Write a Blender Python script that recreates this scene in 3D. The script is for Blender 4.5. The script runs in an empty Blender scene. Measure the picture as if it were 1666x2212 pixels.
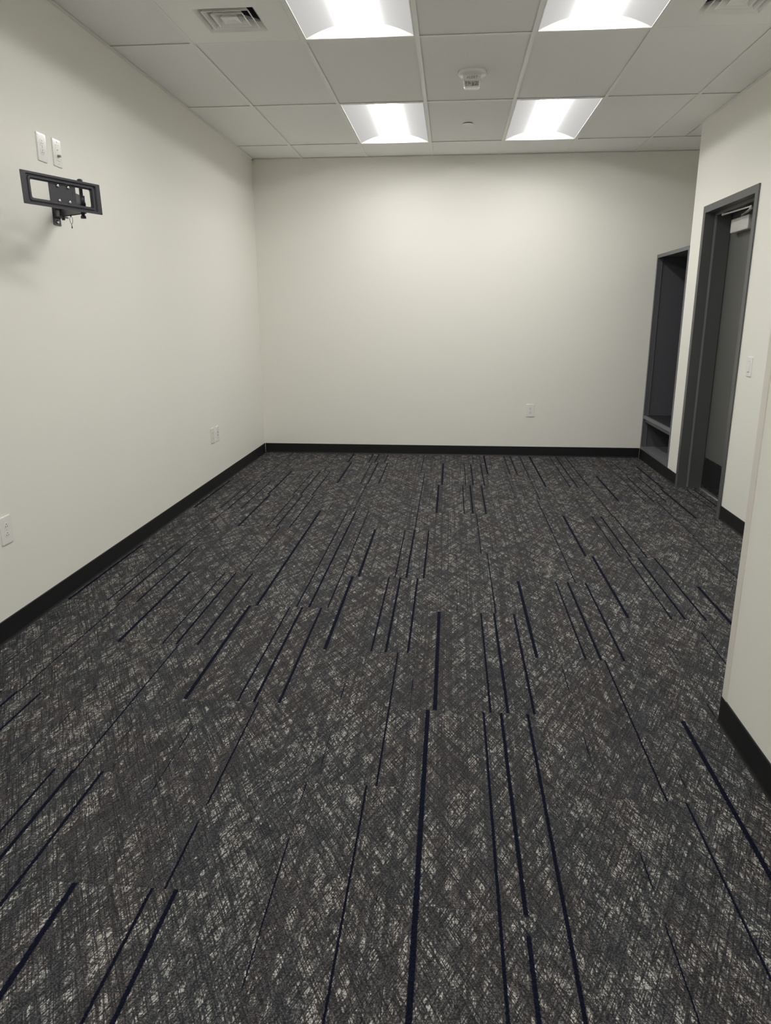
import bpy, bmesh, math, random
from mathutils import Matrix, Vector

# ------------------------------------------------------------------ camera, world, exposure
scene = bpy.context.scene
COL = scene.collection
random.seed(7)

cam_data = bpy.data.cameras.new('camera')
cam = bpy.data.objects.new('camera', cam_data)
COL.objects.link(cam)
scene.camera = cam
cam_data.sensor_fit = 'HORIZONTAL'
cam_data.sensor_width = 36.0
cam_data.lens = 36.0 * 1568.98 / 1666.0
cam_data.clip_start = 0.02
YAW, PITCH, ROLL = 0.0888, -0.2640, 0.0016
cam.matrix_world = (Matrix.Translation((1.9147, -7.3482, 1.3766)) @ Matrix.Rotation(YAW, 4, 'Z')
                    @ Matrix.Rotation(PITCH, 4, 'X') @ Matrix.Rotation(ROLL, 4, 'Y')
                    @ Matrix.Rotation(math.pi / 2, 4, 'X'))

world = bpy.data.worlds.new('world')
scene.world = world
world.use_nodes = True
world.node_tree.nodes['Background'].inputs[0].default_value = (0.0, 0.0, 0.0, 1)
world.node_tree.nodes['Background'].inputs[1].default_value = 0.0

scene.view_settings.view_transform = 'Standard'
scene.view_settings.look = 'None'
scene.view_settings.gamma = 1.0
scene.view_settings.use_curve_mapping = False
scene.view_settings.exposure = 0.0
LAMP_SIDE, LAMP_CORE = 0.52, 48.0          # luminance of the troffer lenses: wings and middle band
scene.cycles.max_bounces = 10
scene.cycles.diffuse_bounces = 8

# ------------------------------------------------------------------ room dimensions (metres)
H = 2.7985                      # ceiling
XR = 3.8057                     # wall with the door
YC = -0.972                     # its far corner
XN, YN = 2.8795, -4.985         # partition near the camera
XA = 4.42                       # back of the alcove
YF = -11.2                       # wall behind the camera
T = 0.6096
GX = [0.48 + i * T for i in range(7)]            # runner lines
GY = [-0.5505 - 2 * T * k for k in range(9)]     # cross tee lines
BH = 0.0995                     # baseboard height


# ------------------------------------------------------------------ helpers
class MB:
    def __init__(self):
        self.v, self.f, self.s = [], [], []

    def quad(self, *pts, smooth=False):
        n = len(self.v)
        self.v += [tuple(p) for p in pts]
        self.f.append(tuple(range(n, n + len(pts))))
        self.s.append(smooth)

    def box(self, x0, x1, y0, y1, z0, z1, M=None):
        x0, x1 = min(x0, x1), max(x0, x1)
        y0, y1 = min(y0, y1), max(y0, y1)
        z0, z1 = min(z0, z1), max(z0, z1)
        p = [(x0, y0, z0), (x1, y0, z0), (x1, y1, z0), (x0, y1, z0), (x0, y0, z1), (x1, y0, z1), (x1, y1, z1), (x0, y1, z1)]
        if M is not None:
            p = [tuple(M @ Vector(q)) for q in p]
        n = len(self.v)
        self.v += p
        for f in ((3, 2, 1, 0), (4, 5, 6, 7), (0, 1, 5, 4), (1, 2, 6, 5), (2, 3, 7, 6), (3, 0, 4, 7)):
            self.f.append(tuple(n + i for i in f))
            self.s.append(False)

    def loops(self, loops, closed=True, cap0=False, cap1=False, smooth=False):
        """bridge rings of equally many points"""
        n = len(self.v)
        k = len(loops[0])
        for L in loops:
            self.v += [tuple(p) for p in L]
        for a in range(len(loops) - 1):
            for i in range(k if closed else k - 1):
                j = (i + 1) % k
                self.f.append((n + a * k + i, n + a * k + j, n + (a + 1) * k + j, n + (a + 1) * k + i))
                self.s.append(smooth)
        if cap0:
            self.f.append(tuple(n + i for i in reversed(range(k))))
            self.s.append(False)
        if cap1:
            self.f.append(tuple(n + (len(loops) - 1) * k + i for i in range(k)))
            self.s.append(False)

    def lathe(self, prof, M=None, seg=24, smooth=True, cap0=True, cap1=True):
        """profile [(radius, height)] turned about local z"""
        L = []
        for r, z in prof:
            ring = [Vector((r * math.cos(2 * math.pi * i / seg), r * math.sin(2 * math.pi * i / seg), z)) for i in range(seg)]
            if M is not None:
                ring = [M @ p for p in ring]
            L.append(ring)
        self.loops(L, True, cap0, cap1, smooth)

    def tube(self, pts, r, seg=8, smooth=True):
        pts = [Vector(p) for p in pts]
        L = []
        for i, p in enumerate(pts):
            d = (pts[min(i + 1, len(pts) - 1)] - pts[max(i - 1, 0)]).normalized()
            a = d.orthogonal().normalized() if i == 0 else (a - d * a.dot(d)).normalized()
            b = d.cross(a)
            L.append([p + r * (math.cos(2 * math.pi * k / seg) * a + math.sin(2 * math.pi * k / seg) * b) for k in range(seg)])
        self.loops(L, True, True, True, smooth)

    def build(self, name, mat, parent=None, loc=(0, 0, 0), bevel=0.0, seg=2):
        me = bpy.data.meshes.new(name)
        me.from_pydata(self.v, [], self.f)
        bm = bmesh.new()
        bm.from_mesh(me)
        bmesh.ops.remove_doubles(bm, verts=bm.verts, dist=1e-6)
        bmesh.ops.recalc_face_normals(bm, faces=bm.faces)
        bm.to_mesh(me)
        bm.free()
        if len(me.polygons) == len(self.s):
            for p, s in zip(me.polygons, self.s):
                p.use_smooth = s
        me.materials.append(mat)
        o = bpy.data.objects.new(name, me)
        COL.objects.link(o)
        o.location = loc
        if parent is not None:
            o.parent = parent
        if bevel:
            m = o.modifiers.new('bevel', 'BEVEL')
            m.width, m.segments, m.limit_method = bevel, seg, 'ANGLE'
        return o


def bx(name, mat, parent, *a, bevel=0.0, loc=(0, 0, 0)):
    m = MB()
    m.box(*a)
    return m.build(name, mat, parent, loc, bevel)


def empty(name, loc):
    o = bpy.data.objects.new(name, None)
    o.empty_display_size = 0.05
    COL.objects.link(o)
    o.location = loc
    return o


def tag(o, label=None, cat=None, group=None, kind=None):
    for k, v in (('label', label), ('category', cat), ('group', group), ('kind', kind)):
        if v:
            o[k] = v
    return o


def rrect(w, h, r, z=0.0, n=5):
    """rounded rectangle ring in the local xy plane"""
    out = []
    for cx, cy, a0 in ((w / 2 - r, h / 2 - r, 0), (-w / 2 + r, h / 2 - r, 90), (-w / 2 + r, -h / 2 + r, 180), (w / 2 - r, -h / 2 + r, 270)):
        for i in range(n + 1):
            a = math.radians(a0 + 90 * i / n)
            out.append(Vector((cx + r * math.cos(a), cy + r * math.sin(a), z)))
    return out


def text_mesh(body, size, depth):
    cu = bpy.data.curves.new('text', 'FONT')
    cu.body, cu.size, cu.extrude = body, size, depth
    cu.align_x, cu.align_y = 'CENTER', 'CENTER'
    cu.space_character = 1.15
    o = bpy.data.objects.new('text', cu)
    COL.objects.link(o)
    dg = bpy.context.evaluated_depsgraph_get()
    me = bpy.data.meshes.new_from_object(o.evaluated_get(dg))
    bpy.data.objects.remove(o)
    return me


# ------------------------------------------------------------------ materials
def mat(name, col, rough=0.5, metal=0.0, spec=0.5, bump=None):
    m = bpy.data.materials.new(name)
    m.use_nodes = True
    nt = m.node_tree
    b = nt.nodes['Principled BSDF']
    b.inputs['Base Color'].default_value = (*col, 1)
    b.inputs['Roughness'].default_value = rough
    b.inputs['Metallic'].default_value = metal
    b.inputs['Specular IOR Level'].default_value = spec
    if bump:
        scale, strength, dist = bump
        tc = nt.nodes.new('ShaderNodeTexCoord')
        nz = nt.nodes.new('ShaderNodeTexNoise')
        nz.inputs['Scale'].default_value = scale
        nz.inputs['Detail'].default_value = 3
        bp = nt.nodes.new('ShaderNodeBump')
        bp.inputs['Strength'].default_value = strength
        bp.inputs['Distance'].default_value = dist
        nt.links.new(tc.outputs['Object'], nz.inputs['Vector'])
        nt.links.new(nz.outputs['Fac'], bp.inputs['Height'])
        nt.links.new(bp.outputs['Normal'], b.inputs['Normal'])
    return m


def speckle(m, scale, a, b, detail=2):
    """fine colour grain between two tones"""
    nt = m.node_tree
    tc = nt.nodes.new('ShaderNodeTexCoord')
    nz = nt.nodes.new('ShaderNodeTexNoise')
    nz.inputs['Scale'].default_value = scale
    nz.inputs['Detail'].default_value = detail
    rp = nt.nodes.new('ShaderNodeValToRGB')
    rp.color_ramp.elements[0].position, rp.color_ramp.elements[1].position = 0.35, 0.65
    rp.color_ramp.elements[0].color, rp.color_ramp.elements[1].color = (*a, 1), (*b, 1)
    nt.links.new(tc.outputs['Object'], nz.inputs['Vector'])
    nt.links.new(nz.outputs['Fac'], rp.inputs['Fac'])
    nt.links.new(rp.outputs['Color'], nt.nodes['Principled BSDF'].inputs['Base Color'])
    return m


M_WALL = mat('wall_paint', (0.86, 0.85, 0.795), 0.55, spec=0.35, bump=(420, 0.12, 0.0006))
M_TILE = speckle(mat('ceiling_tile_board', (0.84, 0.82, 0.79), 0.9, spec=0.1, bump=(260, 0.25, 0.0008)), 300, (0.91, 0.905, 0.895), (0.96, 0.955, 0.945))
M_TEE = mat('white_enamel', (0.93, 0.925, 0.905), 0.4)
M_RUBBER = mat('black_rubber', (0.0075, 0.0075, 0.0085), 0.5, spec=0.4, bump=(90, 0.05, 0.001))
M_FRAME = mat('grey_enamel', (0.098, 0.101, 0.099), 0.4, bump=(300, 0.05, 0.0004))
M_DOOR = mat('door_enamel', (0.105, 0.106, 0.100), 0.42, bump=(200, 0.06, 0.0005))
M_KICK = mat('kick_plate_black', (0.012, 0.012, 0.013), 0.22)
M_ALU = mat('aluminium', (0.62, 0.62, 0.61), 0.34, metal=0.9)
M_SILVER = mat('silver_paint', (0.55, 0.535, 0.51), 0.4, metal=0.15)
M_STEEL = mat('steel', (0.7, 0.69, 0.67), 0.25, metal=1.0)
M_SHELF = mat('shaded_shelf_laminate', (0.018, 0.018, 0.021), 0.5)  # shade on the shelf top is put into this colour
M_STILE = mat('grey_laminate', (0.10, 0.10, 0.112), 0.5)
M_SEAL = mat('door_gasket', (0.21, 0.21, 0.215), 0.5)
M_LAM = mat('charcoal_laminate', (0.085, 0.083, 0.095), 0.5, bump=(150, 0.05, 0.0004))
M_EDGE = mat('grey_edge_band', (0.15, 0.155, 0.165), 0.45)
M_PLAS = mat('white_plastic', (0.86, 0.855, 0.83), 0.13)
M_PLASP = mat('pale_plastic', (0.80, 0.76, 0.73), 0.3)
M_SLOT = mat('slot_black', (0.02, 0.019, 0.018), 0.6)
M_MOUNT = mat('black_powder_coat', (0.030, 0.029, 0.038), 0.38, spec=0.6, bump=(700, 0.12, 0.0003))
M_DUCT = mat('duct_dark', (0.10, 0.10, 0.125), 0.7)
M_SUB = mat('concrete', (0.25, 0.25, 0.24), 0.9)
M_GUARD = mat('vinyl_guard', (0.77, 0.74, 0.68), 0.4)
M_LETTER = mat('grey_lettering', (0.18, 0.175, 0.17), 0.6)
M_REFL = speckle(mat('strobe_reflector', (0.5, 0.5, 0.5), 0.15, metal=0.8), 90, (0.22, 0.22, 0.22), (0.8, 0.79, 0.77))
M_COAX = mat('connector_brass', (0.35, 0.30, 0.25), 0.3, metal=1.0)


def lens_material():
    m = bpy.data.materials.new('troffer_lens')
    m.use_nodes = True
    nt = m.node_tree
    for n in list(nt.nodes):
        nt.nodes.remove(n)
    out = nt.nodes.new('ShaderNodeOutputMaterial')
    em = nt.nodes.new('ShaderNodeEmission')
    em.inputs['Color'].default_value = (1.0, 0.985, 0.95, 1)
    tc = nt.nodes.new('ShaderNodeTexCoord')
    sp = nt.nodes.new('ShaderNodeSeparateXYZ')
    nt.links.new(tc.outputs['Object'], sp.inputs[0])

    def mth(op, a, b=None):
        n = nt.nodes.new('ShaderNodeMath')
        n.operation = op
        for i, v in enumerate((a, b)):
            if v is None:
                continue
            if isinstance(v, (int, float)):
                n.inputs[i].default_value = v
            else:
                nt.links.new(v, n.inputs[i])
        return n.outputs[0]
    g = mth('DIVIDE', sp.outputs['X'], 0.056)
    g = mth('POWER', mth('ABSOLUTE', g), 2.0)
    g = mth('EXPONENT', mth('MULTIPLY', g, -1.0))
    h = mth('DIVIDE', sp.outputs['X'], 0.16)
    h = mth('EXPONENT', mth('MULTIPLY', mth('MULTIPLY', h, h), -1.0))
    e = mth('ADD', mth('MULTIPLY', g, LAMP_CORE), mth('ADD', mth('MULTIPLY', h, 0.55), LAMP_SIDE))
    nt.links.new(e, em.inputs['Strength'])
    nt.links.new(em.outputs[0], out.inputs[0])
    return m


M_LENS = lens_material()


def carpet_material():
    m = bpy.data.materials.new('carpet_plank_pile')
    m.use_nodes = True
    nt = m.node_tree
    b = nt.nodes['Principled BSDF']
    b.inputs['Roughness'].default_value = 0.95
    b.inputs['Specular IOR Level'].default_value = 0.08
    lk = nt.links.new

    def inp(sock, v):
        if isinstance(v, (int, float)):
            sock.default_value = v
        elif isinstance(v, tuple):
            sock.default_value = v
        else:
            lk(v, sock)

    def mth(op, a, b_=None, c=None, clamp=False):
        n = nt.nodes.new('ShaderNodeMath')
        n.operation = op
        n.use_clamp = clamp
        for i, v in enumerate((a, b_, c)):
            if v is not None:
                inp(n.inputs[i], v)
        return n.outputs[0]

    def comb(x, y, z=0.0):
        n = nt.nodes.new('ShaderNodeCombineXYZ')
        inp(n.inputs[0], x); inp(n.inputs[1], y); inp(n.inputs[2], z)
        return n.outputs[0]

    def noise(vec, detail=0.0, rough=0.5):
        n = nt.nodes.new('ShaderNodeTexNoise')
        n.inputs['Scale'].default_value = 1.0
        n.inputs['Detail'].default_value = detail
        n.inputs['Roughness'].default_value = rough
        lk(vec, n.inputs['Vector'])
        return n.outputs['Fac']

    def step(v, lo, hi, a=0.0, b_=1.0):
        n = nt.nodes.new('ShaderNodeMapRange')
        n.interpolation_type = 'SMOOTHSTEP'
        inp(n.inputs[0], v)
        for i, q in enumerate((lo, hi, a, b_)):
            inp(n.inputs[i + 1], q)
        return n.outputs[0]

    def mix(f, a, b_):
        n = nt.nodes.new('ShaderNodeMix')
        n.data_type = 'RGBA'
        inp(n.inputs[0], f)
        for s, v in ((n.inputs[6], a), (n.inputs[7], b_)):
            if isinstance(v, tuple):
                s.default_value = (*v, 1)
            else:
                lk(v, s)
        return n.outputs[2]

    def attr(name):
        n = nt.nodes.new('ShaderNodeAttribute')
        n.attribute_type = 'OBJECT'
        n.attribute_name = name
        return n.outputs['Fac']

    tc = nt.nodes.new('ShaderNodeTexCoord')
    sp = nt.nodes.new('ShaderNodeSeparateXYZ')
    lk(tc.outputs['Object'], sp.inputs[0])
    X, Y = sp.outputs['X'], sp.outputs['Y']
    oi = nt.nodes.new('ShaderNodeObjectInfo')
    R = mth('MULTIPLY', oi.outputs['Random'], 60.0)

    def rotc(deg):
        c, s = math.cos(math.radians(deg)), math.sin(math.radians(deg))
        across = mth('SUBTRACT', mth('MULTIPLY', X, c), mth('MULTIPLY', Y, s))
        along = mth('ADD', mth('MULTIPLY', X, s), mth('MULTIPLY', Y, c))
        return across, along

    def hatch(deg, a, l, off, detail=0.0):
        ac, al = rotc(deg)
        return noise(comb(mth('MULTIPLY', ac, a), mth('MULTIPLY', al, l), mth('ADD', R, off)), detail)

    A1, A2 = 26.0, -30.0
    # woven cells, cut by dark yarn lines in two diagonals and along the plank
    cell = noise(comb(mth('MULTIPLY', X, 165), mth('MULTIPLY', Y, 88), R), 2.0, 0.7)
    d1, d2 = hatch(A1, 300, 15, 3.1, 0.6), hatch(A2, 300, 15, 7.7, 0.6)
    d3 = hatch(0.0, 260, 4, 11.3)
    d4 = hatch(88.0, 230, 14, 17.0)
    p1, p2 = hatch(A1, 52, 4.5, 21.0, 0.6), hatch(A2, 52, 4.5, 25.0, 0.6)
    p3 = hatch(0.0, 52, 0.4, 31.0, 1.0)
    dense = noise(comb(mth('MULTIPLY', X, 26), mth('MULTIPLY', Y, 12), mth('ADD', R, 41.0)), 1.5)
    lit = step(cell, 0.40, 0.51)
    gap = mth('MULTIPLY', step(d1, 0.50, 0.58, 1.0, 0.10), step(d2, 0.50, 0.58, 1.0, 0.10))
    gap = mth('MULTIPLY', gap, mth('MULTIPLY', step(d3, 0.53, 0.60, 1.0, 0.25), step(d4, 0.53, 0.61, 1.0, 0.35)))
    band = mth('MULTIPLY', step(p1, 0.52, 0.59, 1.0, 0.22), step(p2, 0.52, 0.59, 1.0, 0.22))
    band = mth('MULTIPLY', band, step(p3, 0.57, 0.62, 1.0, 0.2))
    band = mth('MULTIPLY', band, step(dense, 0.36, 0.58, 0.5, 1.5))
    fleck = mth('MULTIPLY', mth('MULTIPLY', lit, gap), band, clamp=True)
    tone = noise(comb(mth('MULTIPLY', X, 7), mth('MULTIPLY', Y, 3), mth('ADD', R, 53.0)), 1.0)
    base = mix(step(tone, 0.38, 0.62), (0.060, 0.061, 0.066), (0.064, 0.060, 0.063))
    yarn = mth('MAXIMUM', step(d1, 0.56, 0.64), step(d2, 0.56, 0.64))
    base = mix(mth('MULTIPLY', yarn, 0.55), base, (0.022, 0.022, 0.025))
    light = mix(step(tone, 0.42, 0.6), (0.455, 0.45, 0.42), (0.47, 0.445, 0.41))
    col = mix(fleck, base, light)

    # navy accent stripes; kind 1: one broad and three slim ones, kind 0: slim broken ones
    so, kind = attr('stripe_offset'), attr('stripe_kind')
    wob = mth('MULTIPLY', mth('SUBTRACT', noise(comb(mth('MULTIPLY', X, 30), mth('MULTIPLY', Y, 160), R)), 0.5), 0.0030)
    XW = mth('ADD', X, wob)

    def stripe(off, hw, brk):
        dx = mth('ABSOLUTE', mth('SUBTRACT', XW, mth('ADD', so, off)))
        s = step(dx, hw * 0.75, hw * 1.3, 1.0, 0.0)
        if brk:
            nb = noise(comb(0.37 + off * 50, mth('MULTIPLY', Y, 5.5), mth('ADD', R, 60.0 + off * 90)), 1.5)
            s = mth('MULTIPLY', s, step(nb, brk - 0.05, brk + 0.05, 0.12, 1.0))
        return s
    W = mth('MAXIMUM', mth('MAXIMUM', stripe(0.0, 0.0074, 0), stripe(0.20, 0.0040, 0.16)),
            mth('MAXIMUM', stripe(0.262, 0.0056, 0.20), stripe(0.356, 0.0050, 0.16)))
    S = mth('MAXIMUM', stripe(0.0, 0.0031, 0.30), mth('MAXIMUM', stripe(-0.185, 0.0019, 0.52), stripe(0.075, 0.0016, 0.60)))
    st = mth('ADD', mth('MULTIPLY', W, kind), mth('MULTIPLY', S, mth('SUBTRACT', 1.0, kind)))
    col = mix(st, col, (0.0055, 0.0070, 0.0185))

    # tufts
    vo = nt.nodes.new('ShaderNodeTexVoronoi')
    vo.inputs['Scale'].default_value = 1.0
    lk(comb(mth('MULTIPLY', X, 240), mth('MULTIPLY', Y, 300), R), vo.inputs['Vector'])
    pile = step(vo.outputs['Distance'], 0.1, 0.8, 1.3, 0.45)
    hs = nt.nodes.new('ShaderNodeVectorMath')
    hs.operation = 'SCALE'
    lk(col, hs.inputs[0])
    lk(pile, hs.inputs['Scale'])
    lk(hs.outputs[0], b.inputs['Base Color'])
    bp = nt.nodes.new('ShaderNodeBump')
    bp.inputs['Strength'].default_value = 0.35
    bp.inputs['Distance'].default_value = 0.002
    lk(mth('SUBTRACT', 1.0, vo.outputs['Distance']), bp.inputs['Height'])
    lk(bp.outputs['Normal'], b.inputs['Normal'])
    return m


M_CARPET = carpet_material()

# ------------------------------------------------------------------ floor of carpet planks
floor = bx('floor', M_SUB, None, -0.12, XA + 0.12, YF - 0.12, 0.12, -0.12, -0.006)
tag(floor, 'charcoal carpet plank floor with navy stripes and pale flecks', 'floor', kind='structure')

PW, PL = 0.4572, 0.908
COL0 = 1.80 - 4 * PW
RECTS = [(0, XN, YF, 0), (XN, XR, YN, 0), (XR, 3.995, -2.232, -1.30), (XR, XA, YC, 0)]
BROAD = {  # (column, row): offset of the broad stripe, as the photograph shows it
    (0, 2): .06, (0, 6): .065, (0, 4): .05, (2, 0): .05, (2, 1): .083, (2, 3): .10, (2, 4): .10, (2, 5): .068, (2, 7): .115,
    (4, 1): .06, (4, 2): .033, (4, 5): .083, (4, 6): .058, (4, 7): .058, (6, 0): .008, (6, 1): .008, (6, 3): .018, (6, 4): .058, (6, 6): .037,
    (8, 1): .046, (8, 2): .022,
    (1, 1): .05, (1, 2): .07, (1, 4): .06, (1, 6): .07, (3, 3): .092, (3, 4): .06, (5, 0): .008, (5, 4): .04, (7, 1): .047, (7, 4): .06}
SLIM = {(2, 2): .34, (2, 6): .347, (4, 3): .319, (4, 4): .354, (1, 3): .36, (1, 5): .335, (3, 1): .355, (3, 2): .355, (3, 5): .374, (3, 6): .344,
        (5, 2): .344, (5, 3): .344, (5, 5): .3165, (5, 6): .37}
C = 0.0010
for c in range(0, 10):
    for r in range(0, 14):
        x0 = COL0 + c * PW
        top = (-4.085 + 5 * PL - PL * r) if c % 2 == 0 else (-4.54 + 5 * PL - PL * r)
        if c % 2 == 1 and r == 0:
            top = -4.54 + 5 * PL
        y1, y0 = top, top - PL
        m = MB()
        for (a0, a1, b0, b1) in RECTS:
            u0, u1, w0, w1 = max(x0, a0), min(x0 + PW, a1), max(y0, b0), min(y1, b1)
            if u1 - u0 < 0.002 or w1 - w0 < 0.002:
                continue
            i0 = C if abs(u0 - x0) < 1e-6 else 0
            i1 = C if abs(u1 - x0 - PW) < 1e-6 else 0
            j0 = C if abs(w0 - y0) < 1e-6 else 0
            j1 = C if abs(w1 - y1) < 1e-6 else 0
            q = lambda X_, Y_, Z_: (X_ - x0, Y_ - y1, Z_)
            m.loops([[q(u0, w0, -0.006), q(u1, w0, -0.006), q(u1, w1, -0.006), q(u0, w1, -0.006)],
                     [q(u0, w0, -C), q(u1, w0, -C), q(u1, w1, -C), q(u0, w1, -C)],
                     [q(u0 + i0, w0 + j0, 0), q(u1 - i1, w0 + j0, 0), q(u1 - i1, w1 - j1, 0), q(u0 + i0, w1 - j1, 0)]],
                    True, True, True)
        if not m.v:
            continue
        o = m.build('carpet_plank', M_CARPET, floor, (x0, y1, 0))
        k = (c, r)
        wide = k in BROAD or (k not in SLIM and r > 7 and random.random() < 0.3)
        o['stripe_kind'] = 1.0 if wide else 0.0
        o['stripe_offset'] = BROAD.get(k, random.uniform(.02, .09)) if wide else SLIM.get(k, random.uniform(.31, .37))

# ------------------------------------------------------------------ walls
ZT = H + 0.16
tag(bx('wall_left', M_WALL, None, -0.12, 0, YF - 0.12, 0.12, 0, ZT), 'off-white painted wall with the bracket', 'wall', kind='structure')
tag(bx('wall_back', M_WALL, None, 0, XA + 0.12, 0, 0.12, 0, ZT), 'off-white painted far wall, bare but for one outlet', 'wall', kind='structure')
m = MB()
DY0, DY1, DZ = -2.262, -1.27, 2.145              # rough opening
m.box(XR, 3.985, DY1, YC, 0, ZT)
m.box(XR, 3.985, YN, DY0, 0, ZT)
m.box(XR, 3.985, DY0, DY1, DZ, ZT)
tag(m.build('wall_right', M_WALL), 'off-white painted wall around the grey door', 'wall', kind='structure')
m = MB()
m.box(3.985, XA, YC - 0.12, YC, 0, ZT)
m.box(XA, XA + 0.12, YC - 0.12, 0, 0, ZT)
tag(m.build('wall_alcove', M_WALL), 'off-white walls enclosing the recess of the open locker', 'wall', kind='structure')
tag(bx('wall_partition', M_WALL, None, XN, 3.985, YF, YN, 0, ZT), 'off-white partition wall at the right edge with corner guard', 'wall', kind='structure')
tag(bx('wall_front', M_WALL, None, 0, 3.985, YF - 0.12, YF, 0, ZT), 'off-white wall behind the viewer', 'wall', kind='structure')


def baseboard(name, label, *segs):
    """cove base strips: (axis, wall plane, outward sign, from, to)"""
    m = MB()
    for ax, w, sg, a, b in segs:
        prof = [(0, 0), (0.009, 0), (0.0065, 0.004), (0.0040, 0.012), (0.0035, BH - 0.003), (0.0015, BH), (0, BH)]
        L = []
        for t in (a, b):
            L.append([((w + sg * d, t, z) if ax == 'x' else (t, w + sg * d, z)) for d, z in prof])
        m.loops(L, True, True, True)
    return tag(m.build(name, M_RUBBER), label, 'baseboard', kind='structure')


baseboard('baseboard_left', 'black rubber cove base along the left wall', ('x', 0, 1, YF, 0))
baseboard('baseboard_back', 'black rubber cove base along the far wall', ('y', 0, -1, 0.009, XR - 0.004))
baseboard('baseboard_right', 'black rubber cove base on both sides of the grey door', ('x', XR, -1, -1.249, YC), ('x', XR, -1, YN + 0.009, -2.283))
baseboard('baseboard_partition', 'black rubber cove base below the corner guard', ('x', XN, -1, YF, YN + 0.0035), ('y', YN, 1, XN - 0.0035, XR))

m = MB()
gz0, gz1, gt, gw = BH, 1.34, 0.0028, 0.040
prof = [(XN - gt, YN - gw), (XN - gt, YN + gt - 0.004), (XN - gt + 0.0015, YN + gt - 0.0012), (XN + 0.002, YN + gt), (XN + gw, YN + gt), (XN + gw, YN), (XN, YN), (XN, YN - gw)]
m.loops([[(x, y, gz0) for x, y in prof], [(x, y, gz1) for x, y in prof]], True, True, True)
tag(m.build('trim_1', M_GUARD), 'pale vinyl corner guard on the partition wall edge', 'corner guard', kind='structure')

# ------------------------------------------------------------------ ceiling: deck, tiles, tees
ceiling = bx('ceiling', M_TEE, None, -0.12, XA + 0.12, YF - 0.12, 0.12, ZT, ZT + 0.1)
tag(ceiling, 'suspended ceiling of pale lay-in tiles in a white grid', 'ceiling', kind='structure')
LIGHTS = [(1, 0), (3, 0), (1, 2), (3, 2), (1, 4), (0, 6), (2, 6)]           # (runner index, tee index) of each troffer; last three added to brighten the room
VENTS = [(0, 2), (4, 2)]
xs = [0.0] + GX + [XA]
ys = [0.0] + GY + [YF]
TF = 0.012                                        # half flange


def tile_spaces(i, j):
    x0, x1, y1, y0 = xs[i], xs[i + 1], ys[j], ys[j + 1]
    out = [(x0, x1, y0, y1)]
    return out


def clip_room(x0, x1, y0, y1):
    lim = XR if (y0 + y1) / 2 < YC else XA
    if y1 <= YN + 0.01:
        lim = XN
    return x0, min(x1, lim), y0, y1


tile_cache = {}
for i in range(len(xs) - 1):
    for j in range(len(ys) - 1):
        if (i - 1, j - 1) in LIGHTS:
            continue
        cells = [(xs[i], xs[i + 1], ys[j + 1], ys[j])]
        if (i - 1, j - 1) in VENTS:
            cells = [(xs[i], xs[i + 1], ys[j + 1], ys[j] - T)]
        fin = []
        for (x0, x1, y0, y1) in cells:
            if y0 < YC < y1:
                fin += [clip_room(x0, x1, y0, y1)] if x1 <= XR else [(x0, min(x1, XR), y0, y1), (max(x0, XR), x1, YC, y1)]
            elif y0 < YN < y1:
                fin += [(x0, x1, y0, y1)] if x1 <= XN else [(x0, min(x1, XN), y0, y1), (max(x0, XN), min(x1, XR), YN, y1)]
            else:
                fin.append(clip_room(x0, x1, y0, y1))
        for (x0, x1, y0, y1) in fin:
            if x1 - x0 < 0.02 or y1 - y0 < 0.02:
                continue
            g = 0.004
            w, d = round(x1 - x0 - 2 * g, 4), round(y1 - y0 - 2 * g, 4)
            if (w, d) not in tile_cache:
                m = MB()
                hw, hd, e = w / 2, d / 2, 0.0015
                m.loops([[(-hw + e, -hd + e, 0), (hw - e, -hd + e, 0), (hw - e, hd - e, 0), (-hw + e, hd - e, 0)],
                         [(-hw, -hd, e), (hw, -hd, e), (hw, hd, e), (-hw, hd, e)],
                         [(-hw, -hd, 0.016), (hw, -hd, 0.016), (hw, hd, 0.016), (-hw, hd, 0.016)]], True, True, True)
                o = m.build('ceiling_tile', M_TILE, ceiling, ((x0 + x1) / 2, (y0 + y1) / 2, H + 0.0055))
                tile_cache[(w, d)] = o.data
            else:
                o = bpy.data.objects.new('ceiling_tile', tile_cache[(w, d)])
                COL.objects.link(o)
                o.parent = ceiling
                o.location = ((x0 + x1) / 2, (y0 + y1) / 2, H + 0.0055)


def tee(name, x0, x1, y0, y1):
    m = MB()
    m.box(x0, x1, y0, y1, H, H + 0.0015)
    if x1 - x0 < y1 - y0:
        c = (x0 + x1) / 2
        m.box(c - 0.0015, c + 0.0015, y0, y1, H + 0.0015, H + 0.038)
    else:
        c = (y0 + y1) / 2
        m.box(x0, x1, c - 0.0015, c + 0.0015, H + 0.0015, H + 0.038)
    return m.build(name, M_TEE, ceiling)


for gx in GX:
    yl = YF if gx < XN else (YN if gx < XR else YC)
    tee('main_runner', gx - TF, gx + TF, yl, 0)
for gy in GY:
    for i in range(len(xs) - 1):
        a, b = xs[i], xs[i + 1]
        b = min(b, XN if gy < YN else (XR if gy < YC else XA))
        if b - a > 0.05:
            tee('cross_tee', a + (TF if i else 0), b - TF, gy - TF, gy + TF)
for (i, j) in VENTS:
    tee('cross_tee', GX[i] + TF, GX[i + 1] - TF, GY[j] - T - TF, GY[j] - T + TF)


def angle(x0, x1, y0, y1, ax, sg):
    m = MB()
    m.box(x0, x1, y0, y1, H - 0.0002, H + 0.0013)
    return m.build('wall_angle', M_TEE, ceiling)


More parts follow.
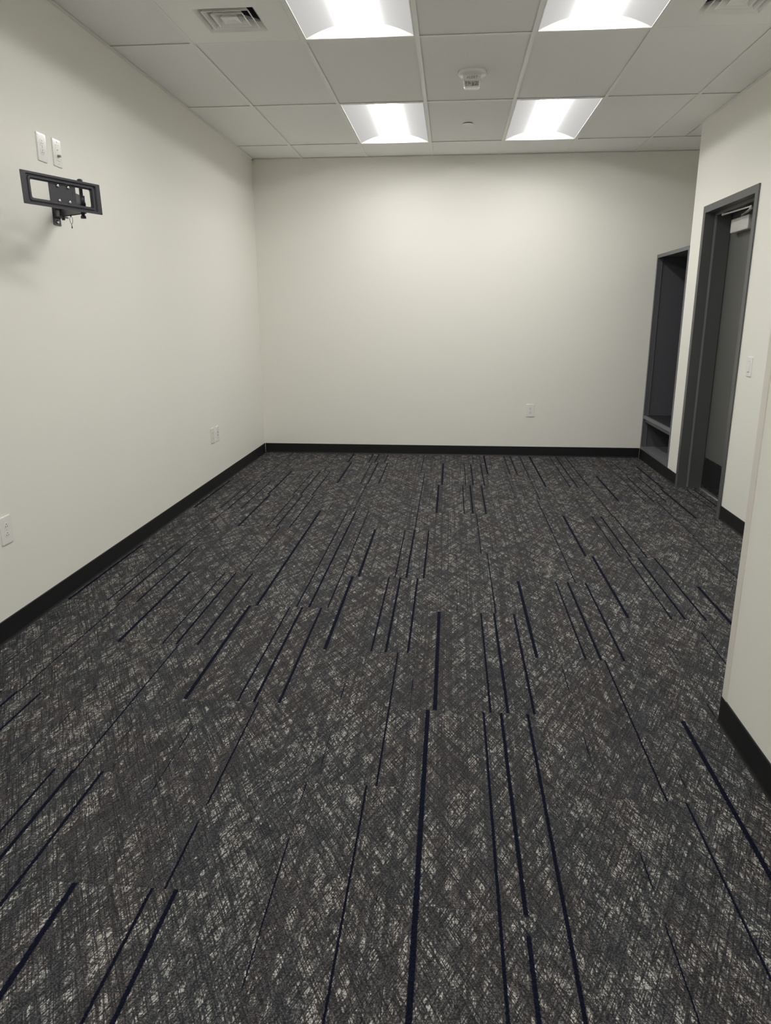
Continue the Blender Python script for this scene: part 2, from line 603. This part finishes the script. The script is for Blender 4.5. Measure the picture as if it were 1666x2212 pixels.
A = 0.022
angle(0, A, YF, 0, 'x', 1)
angle(0, XA, -A, 0, 'y', -1)
angle(XR - A, XR, YN, YC, 'x', -1)
angle(XN - A, XN, YF, YN, 'x', -1)
angle(XN, XR, YN, YN + A, 'y', 1)
angle(XR, XA, YC, YC + A, 'y', 1)
angle(0, XN, YF, YF + A, 'y', 1)

# ------------------------------------------------------------------ door in its hollow metal frame
door = empty('door_1', (3.99, -1.758, 0))
tag(door, 'dark grey flush door in a hollow metal frame with closer', 'door', kind='structure')
OX, OY = 3.99, -1.758


def dpart(m, name, mt, parent=None, bevel=0.0):
    m.v = [(x - OX, y - OY, z) for x, y, z in m.v]
    return m.build(name, mt, parent or door, (0, 0, 0), bevel)


Y0, Y1, ZO = -2.232, -1.30, 2.118                # clear opening
P = 0.010                                        # how far the frame stands proud of the wall
m = MB()
# profile of a jamb: (x, distance into the opening from its rabbet face)
fprof = [(XR, -0.050), (XR - P, -0.050), (XR - P, 0.0), (3.868, 0.0), (3.868, 0.016), (3.985, 0.016), (3.985, -0.03), (XR + 0.06, -0.03), (XR + 0.06, -0.028), (XR, -0.028)]
ringpath = []
for x, d in fprof:
    ringpath.append([(x, Y1 - d, 0), (x, Y1 - d, ZO - d), (x, Y0 + d, ZO - d), (x, Y0 + d, 0)])
m.loops(ringpath + [ringpath[0]], closed=False)
dpart(m, 'door_frame', M_FRAME)
m = MB()
sprof = [(3.8675, 0.016), (3.8675, 0.019), (3.881, 0.019), (3.881, 0.016)]
path = [[(x, Y1 - d, 0.012), (x, Y1 - d, ZO - d), (x, Y0 + d, ZO - d), (x, Y0 + d, 0.012)] for x, d in sprof]
m.loops(path + [path[0]], closed=False)
dpart(m, 'door_seal', M_SEAL)
m = MB()
m.box(3.989, 4.034, Y0 + 0.003, Y1 - 0.003, 0.012, ZO - 0.003)
leaf = dpart(m, 'door_leaf', M_DOOR, bevel=0.0015)
m = MB()
m.box(3.9875, 3.9889, Y0 + 0.02, Y1 - 0.022, 0.018, 0.262)
kick = dpart(m, 'kick_plate', M_KICK, bevel=0.0005)
m = MB()
for z in (0.028, 0.252):
    for k in range(8):
        y = Y1 - 0.04 - k * 0.118
        scr = MB()
        scr.lathe([(0.0035, 0), (0.0030, 0.001), (0.0012, 0.0016)], Matrix.Translation((3.9875, y, z)) @ Matrix.Rotation(-math.pi / 2, 4, 'Y'), seg=8)
        scr.v = [(x - OX, yy - OY, zz) for x, yy, zz in scr.v]
        scr.build('screw', M_STEEL, kick)
m = MB()
m.loops([[(3.972, y, 0), (3.976, y, 0.006), (4.03, y, 0.008), (4.04, y, 0)] for y in (Y0 + 0.017, Y1 - 0.017)], True, True, True)
dpart(m, 'threshold', M_ALU)
# closer: body on the leaf, arm folded to a shoe under the head
m = MB()
m.box(3.938, 3.989, -1.775, -1.445, 1.955, 2.052)
body = dpart(m, 'closer_body', M_SILVER, bevel=0.008)
m = MB()
m.lathe([(0.013, 2.050), (0.013, 2.060), (0.009, 2.062), (0.009, 2.072)], Matrix.Translation((3.963, -1.60, 0)), seg=16)
dpart(m, 'closer_pinion', M_SILVER, body)
body.data.materials[0] = M_SILVER
def barm(name, a, b, r0, flat):
    m = MB()
    a, b = Vector(a), Vector(b)
    d = (b - a).normalized()
    n = Vector((0, 0, 1))
    s = d.cross(n).normalized()
    L = [[p + s * r0 + n * flat, p - s * r0 + n * flat, p - s * r0 - n * flat, p + s * r0 - n * flat] for p in (a, b)]
    m.loops(L, True, True, True)
    for p in (a, b):
        m.lathe([(r0 * 1.5, -flat * 1.6), (r0 * 1.5, flat * 1.6)], Matrix.Translation(p), seg=12)
    return dpart(m, name, M_SILVER, body)
barm('closer_arm', (3.963, -1.60, 2.066), (3.870, -1.995, 2.058), 0.008, 0.0035)
barm('closer_forearm', (3.870, -1.995, 2.072), (3.876, -1.44, 2.086), 0.005, 0.004)
m = MB()
m.box(3.872, 3.93, -1.46, -1.42, 2.096, 2.102)
m.lathe([(0.009, 2.082), (0.009, 2.098)], Matrix.Translation((3.878, -1.44, 0)), seg=12)
dpart(m, 'closer_shoe', M_SILVER, body)

# ------------------------------------------------------------------ open locker in the alcove
LX, LY0, LY1, LZ = XR - 0.002, YC + 0.004, -0.011, 1.918
LD = XA - 0.004
loc = (LX, (LY0 + LY1) / 2, 0)
lk_ = empty('open_locker', loc)
tag(lk_, 'tall charcoal laminate open locker with bench shelf, set in the alcove', 'locker')


def lpart(name, mt, x0, x1, y0, y1, z0, z1, bevel=0.0, parent=None):
    return bx(name, mt, parent or lk_, x0 - loc[0], x1 - loc[0], y0 - loc[1], y1 - loc[1], z0, z1, bevel=bevel)


th = 0.019
lpart('side_panel', M_LAM, LX + 0.002, LD, LY1 - th, LY1, BH, LZ)
lpart('side_panel', M_LAM, LX + 0.002, LD, LY0, LY0 + th, BH, LZ)
lpart('top_panel', M_LAM, LX + 0.002, LD, LY0 + th, LY1 - th, LZ - th, LZ)
lpart('back_panel', M_LAM, LD - 0.012, LD, LY0 + th, LY1 - th, BH, LZ - th)
lpart('bottom_panel', M_EDGE, LX + 0.002, LD - 0.012, LY0 + th, LY1 - th, BH, BH + 0.022)
sh = lpart('shelf', M_SHELF, LX + 0.022, LD - 0.012, LY0 + th, LY1 - th, 0.405, 0.430)
lpart('shelf_edge', M_EDGE, LX + 0.002, LX + 0.022, LY0 + th, LY1 - th, 0.400, 0.431, 0.001, sh)
lpart('shelf_rail', M_STILE, LX + 0.020, LX + 0.038, LY0 + th, LY1 - th, 0.365, 0.400, 0.001, sh)
lpart('edge_band', M_EDGE, LX, LX + 0.002, LY1 - 0.030, LY1, BH, LZ)
lpart('edge_band', M_EDGE, LX, LX + 0.002, LY0, LY0 + 0.030, BH, LZ)
lpart('edge_band', M_EDGE, LX, LX + 0.002, LY0 + 0.03, LY1 - 0.03, LZ - 0.03, LZ)
lpart('edge_band', M_EDGE, LX, LX + 0.002, LY0 + 0.03, LY1 - 0.03, BH, BH + 0.022)
lpart('stile', M_STILE, LX + 0.002, LX + 0.042, LY1 - th - 0.008, LY1 - th, BH + 0.022, LZ - th, 0.001)
lpart('stile', M_STILE, LX + 0.002, LX + 0.042, LY0 + th, LY0 + th + 0.008, BH + 0.022, LZ - th, 0.001)
lpart('edge_band', M_EDGE, LX + 0.042, LX + 0.0465, LY1 - th - 0.009, LY1 - th, BH + 0.022, LZ - th)
lpart('toe_kick', M_RUBBER, LX - 0.001, LX + 0.018, LY0, LY1, 0, BH)
lpart('plinth', M_LAM, LX + 0.018, LD, LY0 + 0.01, LY1 - 0.01, 0, BH)

# ------------------------------------------------------------------ troffers
def make_troffer(i, j, label):
    cx, cy = GX[i] + T / 2, GY[j] - T
    root = empty('ceiling_light', (cx, cy, H))
    tag(root, label, 'ceiling light', 'recessed troffer lights in the tile grid')
    hw, hl, hh = T / 2 - TF - 0.001, T - TF - 0.001, 0.068
    # pan edge
    m = MB()
    for a in ((-hw, hw, -hl, -hl + 0.006), (-hw, hw, hl - 0.006, hl), (-hw, -hw + 0.006, -hl + 0.006, hl - 0.006), (hw - 0.006, hw, -hl + 0.006, hl - 0.006)):
        m.box(*a, 0.0, 0.004)
    m.build('frame', M_TEE, root)
    # vaulted lens
    m = MB()
    n = 28
    iw, il = hw - 0.006, hl - 0.006
    zf = lambda t: 0.004 + hh * (1 - abs(t) ** 2.1)
    rows = []
    for k in range(n + 1):
        t = -1 + 2 * k / n
        rows.append([(t * iw, -il, zf(t)), (t * iw, il, zf(t))])
    m.loops(rows, closed=False, smooth=True)
    m.build('lens', M_LENS, root)
    # arched end plates
    for s in (-1, 1):
        m = MB()
        ring = [(t * iw, s * il, zf(t)) for t in [-1 + 2 * k / n for k in range(n + 1)]]
        ring2 = [(x, y + s * 0.003, z) for x, y, z in ring]
        base = [(iw, s * il, 0.003), (-iw, s * il, 0.003)]
        base2 = [(x, y + s * 0.003, z) for x, y, z in base]
        m.loops([ring + base, ring2 + base2], True, True, True)
        m.build('end_plate', M_TEE, root)
    # housing above
    m = MB()
    m.loops([[(-hw, -hl, 0.004), (hw, -hl, 0.004), (hw, hl, 0.004), (-hw, hl, 0.004)],
             [(-hw, -hl, 0.085), (hw, -hl, 0.085), (hw, hl, 0.085), (-hw, hl, 0.085)]], True, False, True)
    m.build('housing', M_TEE, root)
    return root


make_troffer(1, 0, 'lit ceiling troffer nearest the far wall, on the bracket wall side')
make_troffer(3, 0, 'lit ceiling troffer nearest the far wall, on the door side')
make_troffer(1, 2, 'lit ceiling troffer beside the left-hand air diffuser, cut by the top edge')
make_troffer(3, 2, 'lit ceiling troffer beside the right-hand air diffuser, cut by the top edge')
make_troffer(1, 4, 'added lit troffer above the viewer, out of view, brightening the room')  # added out of view to lift the overall brightness
make_troffer(0, 6, 'added lit troffer behind the viewer on the bracket wall side, unseen, brightening the room')  # first of an added, unseen pair for more general light
make_troffer(2, 6, 'added lit troffer behind the viewer on the partition side, unseen, brightening the room')  # second of the added pair, unseen behind the camera


# ------------------------------------------------------------------ square air diffusers
def make_vent(i, j, label):
    cx, cy = GX[i] + T / 2, GY[j] - T / 2
    root = empty('air_diffuser', (cx, cy, H))
    tag(root, label, 'air vent', 'square diffusers in the ceiling grid')
    hw, o = T / 2 - TF - 0.001, 0.152
    sq = lambda s, z: [(-s, -s, z), (s, -s, z), (s, s, z), (-s, s, z)]
    m = MB()
    m.loops([sq(hw, 0.003), sq(hw, 0.0005), sq(o, 0.0005), sq(o - 0.030, 0.036), sq(o - 0.030, 0.045)], True)
    m.build('panel', M_TEE, root)
    m = MB()
    m.loops([sq(o - 0.030, 0.044), sq(o - 0.030, 0.105)], True, False, True)
    m.build('duct_collar', M_DUCT, root)
    for b in (0.119, 0.082):
        m = MB()
        t = b - 0.030
        m.loops([sq(b, 0.001), sq(b - 0.002, 0.0), sq(b - 0.007, 0.0015), sq(t, 0.036), sq(t + 0.0015, 0.037), sq(b - 0.003, 0.004), sq(b, 0.001)], True)
        m.build('louver_ring', M_TEE, root)
    m = MB()
    m.loops([sq(0.043, 0.001), sq(0.041, 0.0), sq(0.036, 0.0025), sq(0.016, 0.010)], True, False, True)
    m.loops([sq(0.043, 0.001), sq(0.020, 0.036)], True, False, True)
    m.build('center_cone', M_TEE, root)
    m = MB()
    for s in (-1, 1):
        M = Matrix.Rotation(s * math.pi / 4, 4, 'Z')
        m.box(-0.16, 0.16, -0.0012, 0.0012, 0.030, 0.042, M)
    m.build('spider_bar', M_TEE, root)
    return root


make_vent(0, 2, 'square louvered ceiling diffuser above the bracket wall')
make_vent(4, 2, 'square louvered ceiling diffuser at the top right corner, above the door wall')

# ------------------------------------------------------------------ alarm strobe and sprinkler plate
al = empty('alarm_strobe', (2.004, -2.37, H))
tag(al, 'white round ceiling alarm strobe lettered ALERT', 'alarm')
DZ_ = 0.0055
m = MB()
m.lathe([(0.088, DZ_), (0.088, -0.010), (0.084, -0.016), (0.070, -0.021), (0.045, -0.023)], seg=40)
m.build('base', M_PLAS, al)
m = MB()
hw = 0.055
m.loops([[(-hw, -0.040, -0.018), (hw, -0.040, -0.018), (hw, 0.040, -0.018), (-hw, 0.040, -0.018)],
         [(-hw * .96, -0.038, -0.050), (hw * .96, -0.038, -0.050), (hw * .96, 0.038, -0.050), (-hw * .96, 0.038, -0.050)],
         [(-hw * .90, -0.034, -0.053), (hw * .90, -0.034, -0.053), (hw * .90, 0.034, -0.053), (-hw * .90, 0.034, -0.053)]], True, True, True)
m.build('housing', M_PLAS, al)
lp = rrect(0.100, 0.064, 0.012)
m = MB()
m.loops([[(p.x, p.y, -0.052) for p in lp], [(p.x * 0.97, p.y * 0.97, -0.076) for p in lp], [(p.x * 0.82, p.y * 0.8, -0.086) for p in lp]], True, True, True, smooth=False)
lens = m.build('lens', M_PLAS, al)
for s in (-1, 1):
    m = MB()
    m.quad((-0.042, s * 0.0325, -0.054), (0.042, s * 0.0325, -0.054), (0.039, s * 0.0315, -0.079), (-0.039, s * 0.0315, -0.079))
    m.build('reflector', M_REFL, lens)
me = text_mesh('ALERT', 0.021, 0.0004)
me.materials.append(M_LETTER)
o = bpy.data.objects.new('lettering', me)
COL.objects.link(o)
o.parent = al
o.rotation_euler = (math.pi / 2, 0, 0)
o.location = (0, -0.0398, -0.0355)

sp_ = empty('sprinkler_cover', (2.004, -1.14, H))
tag(sp_, 'small white round sprinkler cover plate in the ceiling tile', 'sprinkler')
m = MB()
m.lathe([(0.043, 0.0005), (0.043, -0.002), (0.041, -0.003)], seg=32)
m.build('cover_plate', M_TEE, sp_)
m = MB()
m.lathe([(0.038, 0.0055), (0.038, 0.0004)], seg=24)
m.build('cup', M_SLOT, sp_)


# ------------------------------------------------------------------ wall plates (local: x right, y up, z out of the wall)
def plate_root(name, label, cat, pos, face, group=None):
    root = empty(name, pos)
    # rotate so that local z points out of the wall and local y up
    if face == '+x':
        root.rotation_euler = (math.pi / 2, 0, math.pi / 2)
    elif face == '-x':
        root.rotation_euler = (math.pi / 2, 0, -math.pi / 2)
    else:
        root.rotation_euler = (math.pi / 2, 0, 0)
    tag(root, label, cat, group)
    return root


def cover(root, mt, w=0.078, h=0.122, opening=None):
    m = MB()
    m.loops([rrect(w, h, 0.004, 0), rrect(w, h, 0.004, 0.0048), rrect(w - 0.004, h - 0.004, 0.0035, 0.0056), rrect(w - 0.014, h - 0.014, 0.003, 0.0058)], True, True, True, smooth=False)
    return m.build('cover_plate', mt, root)


def screw(root, y, mt=None, z=0.0055):
    m = MB()
    m.lathe([(0.0035, z), (0.0032, z + 0.0008), (0.002, z + 0.0012)], Matrix.Translation((0, y, 0)), seg=10)
    s = m.build('screw', mt or M_PLAS, root)
    m = MB()
    m.box(-0.0028, 0.0028, y - 0.0004, y + 0.0004, z + 0.0011, z + 0.0014)
    m.build('slot', M_SLOT, s)


def duplex(label, pos, face, mt=None, flip=False):
    """two receptacles with their slots; flip puts the ground hole on top"""
    mt = mt or M_PLAS
    root = plate_root('power_outlet', label, 'outlet', pos, face, 'wall outlets')
    cover(root, mt)
    for s in (-1, 1):
        m = MB()
        ring = []
        for k in range(24):
            a = 2 * math.pi * k / 24
            ring.append((0.0172 * math.cos(a), max(-0.0135, min(0.0135, 0.0172 * math.sin(a)))))
        cy = s * 0.0195
        m.loops([[(x, y + cy, 0.0055) for x, y in ring], [(x, y + cy, 0.0068) for x, y in ring], [(x * .94, y * .94 + cy, 0.0073) for x, y in ring]], True, False, True)
        rc = m.build('receptacle', mt, root)
        g = 1 if flip else -1
        for dx, hh in ((-0.0063, 0.0045), (0.0063, 0.0038)):
            m = MB()
            m.box(dx - 0.0013, dx + 0.0013, cy - g * 0.003 - hh, cy - g * 0.003 + hh, 0.0070, 0.00745)
            m.build('slot', M_SLOT, rc)
        m = MB()
        m.lathe([(0.0025, 0.0070), (0.0025, 0.00745)], Matrix.Translation((0, cy + g * 0.0075, 0)), seg=12)
        m.build('ground_hole', M_SLOT, rc)
    screw(root, 0.0, mt)
    return root


def decora(root, mt):
    cover(root, mt)
    m = MB()
    m.loops([rrect(0.0345, 0.068, 0.002, 0.0055), rrect(0.0345, 0.068, 0.002, 0.0066)], True, False, True)
    ins = m.build('insert', mt, root)
    for y in (-0.0348, 0.0348):
        bx('seam', M_LETTER, ins, -0.0172, 0.0172, y - 0.0005, y + 0.0005, 0.0057, 0.0062)
    for y in (-0.048, 0.048):
        screw(root, y, mt)
    return ins


duplex('glossy white power outlet high on the wall, above the black bracket', (0, -3.815, 2.132), '+x', flip=True)
av = plate_root('coax_plate', 'white wall plate with a coax connector above the black bracket', 'wall plate', (0, -3.678, 2.134), '+x')
ins = decora(av, M_PLAS)
m = MB()
m.lathe([(0.0075, 0.0066), (0.0075, 0.0100), (0.0055, 0.0102), (0.0055, 0.022), (0.0035, 0.0222)], Matrix.Translation((0, -0.014, 0)), seg=6, smooth=False)
m.build('coax_connector', M_COAX, ins)
m = MB()
m.lathe([(0.0030, 0.0066), (0.0030, 0.0069)], Matrix.Translation((0, 0.013, 0)), seg=12)
m.build('port_hole', M_SLOT, ins)
m = MB()
m.box(-0.012, 0.012, 0.0255, 0.0315, 0.0066, 0.0072)
m.build('label_window', M_PLAS, ins)

duplex('white power outlet low on the left wall, paired with a data plate', (0, -1.652, 0.440), '+x', M_PLASP)
dp = plate_root('data_plate', 'white data plate low on the left wall, right of a power outlet', 'wall plate', (0, -1.532, 0.439), '+x')
ins = decora(dp, M_PLAS)
for y in (-0.012, 0.012):
    m = MB()
    m.box(-0.0075, 0.0075, y - 0.006, y + 0.006, 0.0066, 0.0070)
    m.build('data_port', M_LETTER, ins)
duplex('white power outlet low on the left wall, cut by the photo edge', (0, -4.478, 0.479), '+x', flip=True)
duplex('white power outlet low on the bare far wall', (2.710, 0, 0.462), '-y', flip=True)
sw = plate_root('light_switch', 'white rocker light switch beside the grey door', 'switch', (XR, -2.468, 1.060), '-x')
cover(sw, M_PLAS)
m = MB()
m.loops([rrect(0.033, 0.067, 0.002, 0.0055), rrect(0.033, 0.067, 0.002, 0.0068)], True, False, True)
m.build('rocker_bezel', M_PLAS, sw)
m = MB()
m.loops([[(-0.0145, -0.031, 0.0068), (0.0145, -0.031, 0.0068), (0.0145, 0.031, 0.0068), (-0.0145, 0.031, 0.0068)],
         [(-0.014, -0.030, 0.0115), (0.014, -0.030, 0.0115), (0.014, 0.030, 0.0080), (-0.014, 0.030, 0.0080)]], True, False, True)
m.build('rocker', M_PLAS, sw)
for y in (-0.0335, 0.0335):
    bx('seam', M_LETTER, sw, -0.0155, 0.0155, y - 0.0006, y + 0.0006, 0.0066, 0.0072)

# ------------------------------------------------------------------ swing-arm television bracket
RB = Vector((0, -3.745, 1.800))
tv = empty('tv_bracket', RB)
tag(tv, 'black swing-arm television bracket with an empty mounting frame', 'tv mount')


def tvp(m, name, mt, parent=None, bevel=0.0):
    m.v = [(x - RB.x, y - RB.y, z - RB.z) for x, y, z in m.v]
    return m.build(name, mt, parent or tv, (0, 0, 0), bevel)


m = MB()
m.box(0, 0.004, -3.780, -3.712, 1.800, 2.000)
wp = tvp(m, 'wall_plate', M_MOUNT, bevel=0.0015)
for z in (1.815, 1.985):
    m = MB()
    m.lathe([(0.0085, 0.004), (0.0085, 0.007), (0.005, 0.0105)], Matrix.Translation((0, -3.748, z)) @ Matrix.Rotation(math.pi / 2, 4, 'Y'), seg=12)
    tvp(m, 'lag_bolt', M_STEEL, wp)
# hinge block with its pin
m = MB()
m.box(0.004, 0.010, -3.774, -3.718, 1.832, 1.965)
for z in (1.836, 1.874, 1.925, 1.957):
    m.box(0.010, 0.052, -3.766, -3.728, z - 0.003, z + 0.003)
tvp(m, 'hinge_bracket', M_MOUNT, wp)
m = MB()
m.lathe([(0.0075, 1.824), (0.0075, 1.968)], Matrix.Translation((0.036, -3.748, 0)), seg=14)
tvp(m, 'hinge_pin', M_MOUNT, wp)
PA, PB = Vector((0.036, -3.748, 1.861)), Vector((0.273, -4.023, 1.838))
d = (PB - PA).normalized()
s = d.cross(Vector((0, 0, 1))).normalized()
n = Vector((0, 0, 1))
m = MB()
for sg in (-1, 1):
    o_ = s * (0.011 * sg)
    m.loops([[q + o_ + s * 0.0015 + n * h1, q + o_ - s * 0.0015 + n * h1, q + o_ - s * 0.0015 - n * h2, q + o_ + s * 0.0015 - n * h2]
             for q, h1, h2 in ((PA - d * 0.012, 0.022, 0.020), (PB + d * 0.012, 0.022, 0.022))], True, True, True)
m.loops([[q + s * 0.011 + n * h1, q - s * 0.011 + n * h1, q - s * 0.011 + n * (h1 - 0.003), q + s * 0.011 + n * (h1 - 0.003)]
         for q, h1 in ((PA + d * 0.02, 0.022), (PB - d * 0.02, 0.022))], True, True, True)
arm = tvp(m, 'swing_arm', M_MOUNT)
# locking pin on a loop of cord
ps = PA + d * 0.40 * (PB - PA).length
loop = [ps + Vector((0.005 * math.sin(t) * 0.7, 0.007 * math.sin(t), -0.026 - 0.016 * (1 - math.cos(t)))) for t in [2 * math.pi * k / 14 for k in range(15)]]
m = MB()
m.tube(loop, 0.0011, 6)
m.tube([ps + Vector((0, 0, -0.017)), ps + Vector((0, 0, -0.027))], 0.003, 8)
m.tube([ps + Vector((0, 0, -0.057)), ps + Vector((0.001, -0.001, -0.072))], 0.0014, 6)
m.tube([ps + Vector((0.001, -0.001, -0.070)), ps + Vector((0.001, -0.001, -0.078))], 0.0026, 6)
tvp(m, 'release_cord', M_SLOT, arm)
# upright pivot post
m = MB()
m.lathe([(0.0075, 1.795), (0.0115, 1.7955), (0.0115, 1.806), (0.0075, 1.807), (0.0075, 1.945), (0.0115, 1.946), (0.0115, 1.954), (0.007, 1.957)], Matrix.Translation((0.273, -4.023, 0)), seg=16)
post = tvp(m, 'pivot_post', M_MOUNT)
# mounting frame: local u along, v up, w towards the viewer
FW, FH = 0.42, 0.125
FM = (Matrix.Translation((0.2744, -4.1777, 1.8754)) @ Matrix.Rotation(math.radians(71.67), 4, 'Z') @ Matrix.Rotation(math.radians(-1.27), 4, 'X')
      @ Matrix.Rotation(math.radians(-0.42), 4, 'Y') @ Matrix.Rotation(math.pi / 2, 4, 'X'))


def ring(ix, iy, r, w):
    return [FM @ p for p in rrect(FW - 2 * ix, FH - 2 * iy, r, w, 6)]


m = MB()
m.loops([ring(0.051, 0.0275, 0.008, -0.0125), ring(0, 0, 0.003, -0.003), ring(0, 0, 0.003, 0.0), ring(0.023, 0.0085, 0.009, 0.0), ring(0.027, 0.0115, 0.010, -0.0065),
         ring(0.033, 0.0140, 0.010, -0.0065), ring(0.036, 0.0165, 0.010, -0.0020), ring(0.043, 0.0215, 0.009, -0.0020), ring(0.047, 0.0250, 0.008, -0.0095),
         ring(0.051, 0.0275, 0.008, -0.0095), ring(0.051, 0.0275, 0.008, -0.0125)], True)
fr = tvp(m, 'mounting_frame', M_MOUNT)
for u in (-1, 1):
    for v in (-1, 1):
        m = MB()
        m.lathe([(0.0032, 0.0002), (0.0032, 0.0006)], FM @ Matrix.Translation((u * (FW / 2 - 0.008), v * (FH / 2 - 0.0055), 0)), seg=10)
        tvp(m, 'bolt_hole', M_SLOT, fr)
m = MB()
m.box(-0.064, 0.079, -0.042, 0.042, -0.0155, -0.0125, FM)
cp = tvp(m, 'adapter_plate', M_MOUNT, bevel=0.001)
for u in (-0.018, 0.038):
    for v in (-0.029, 0.029):
        m = MB()
        m.lathe([(0.0074, -0.0125), (0.0074, -0.0105), (0.0060, -0.0078), (0.0030, -0.0066)], FM @ Matrix.Translation((u, v, 0)), seg=14)
        tvp(m, 'bolt', M_STEEL, cp)
# tongue and knuckle reaching back to the post
Q0 = FM @ Vector((0.060, -0.004, -0.0145))
Q1 = Vector((0.273, -4.023, Q0.z - 0.002))
dd = (Q1 - Q0).normalized()
ss = dd.cross(Vector((0, 0, 1))).normalized()
m = MB()
m.loops([[q + ss * 0.003 + n * 0.019, q - ss * 0.003 + n * 0.019, q - ss * 0.003 - n * 0.019, q + ss * 0.003 - n * 0.019] for q in (Q0, Q1)], True, True, True)
m.lathe([(0.0135, -0.019), (0.0135, 0.019)], Matrix.Translation(Q1), seg=18)
tvp(m, 'tilt_knuckle', M_MOUNT)
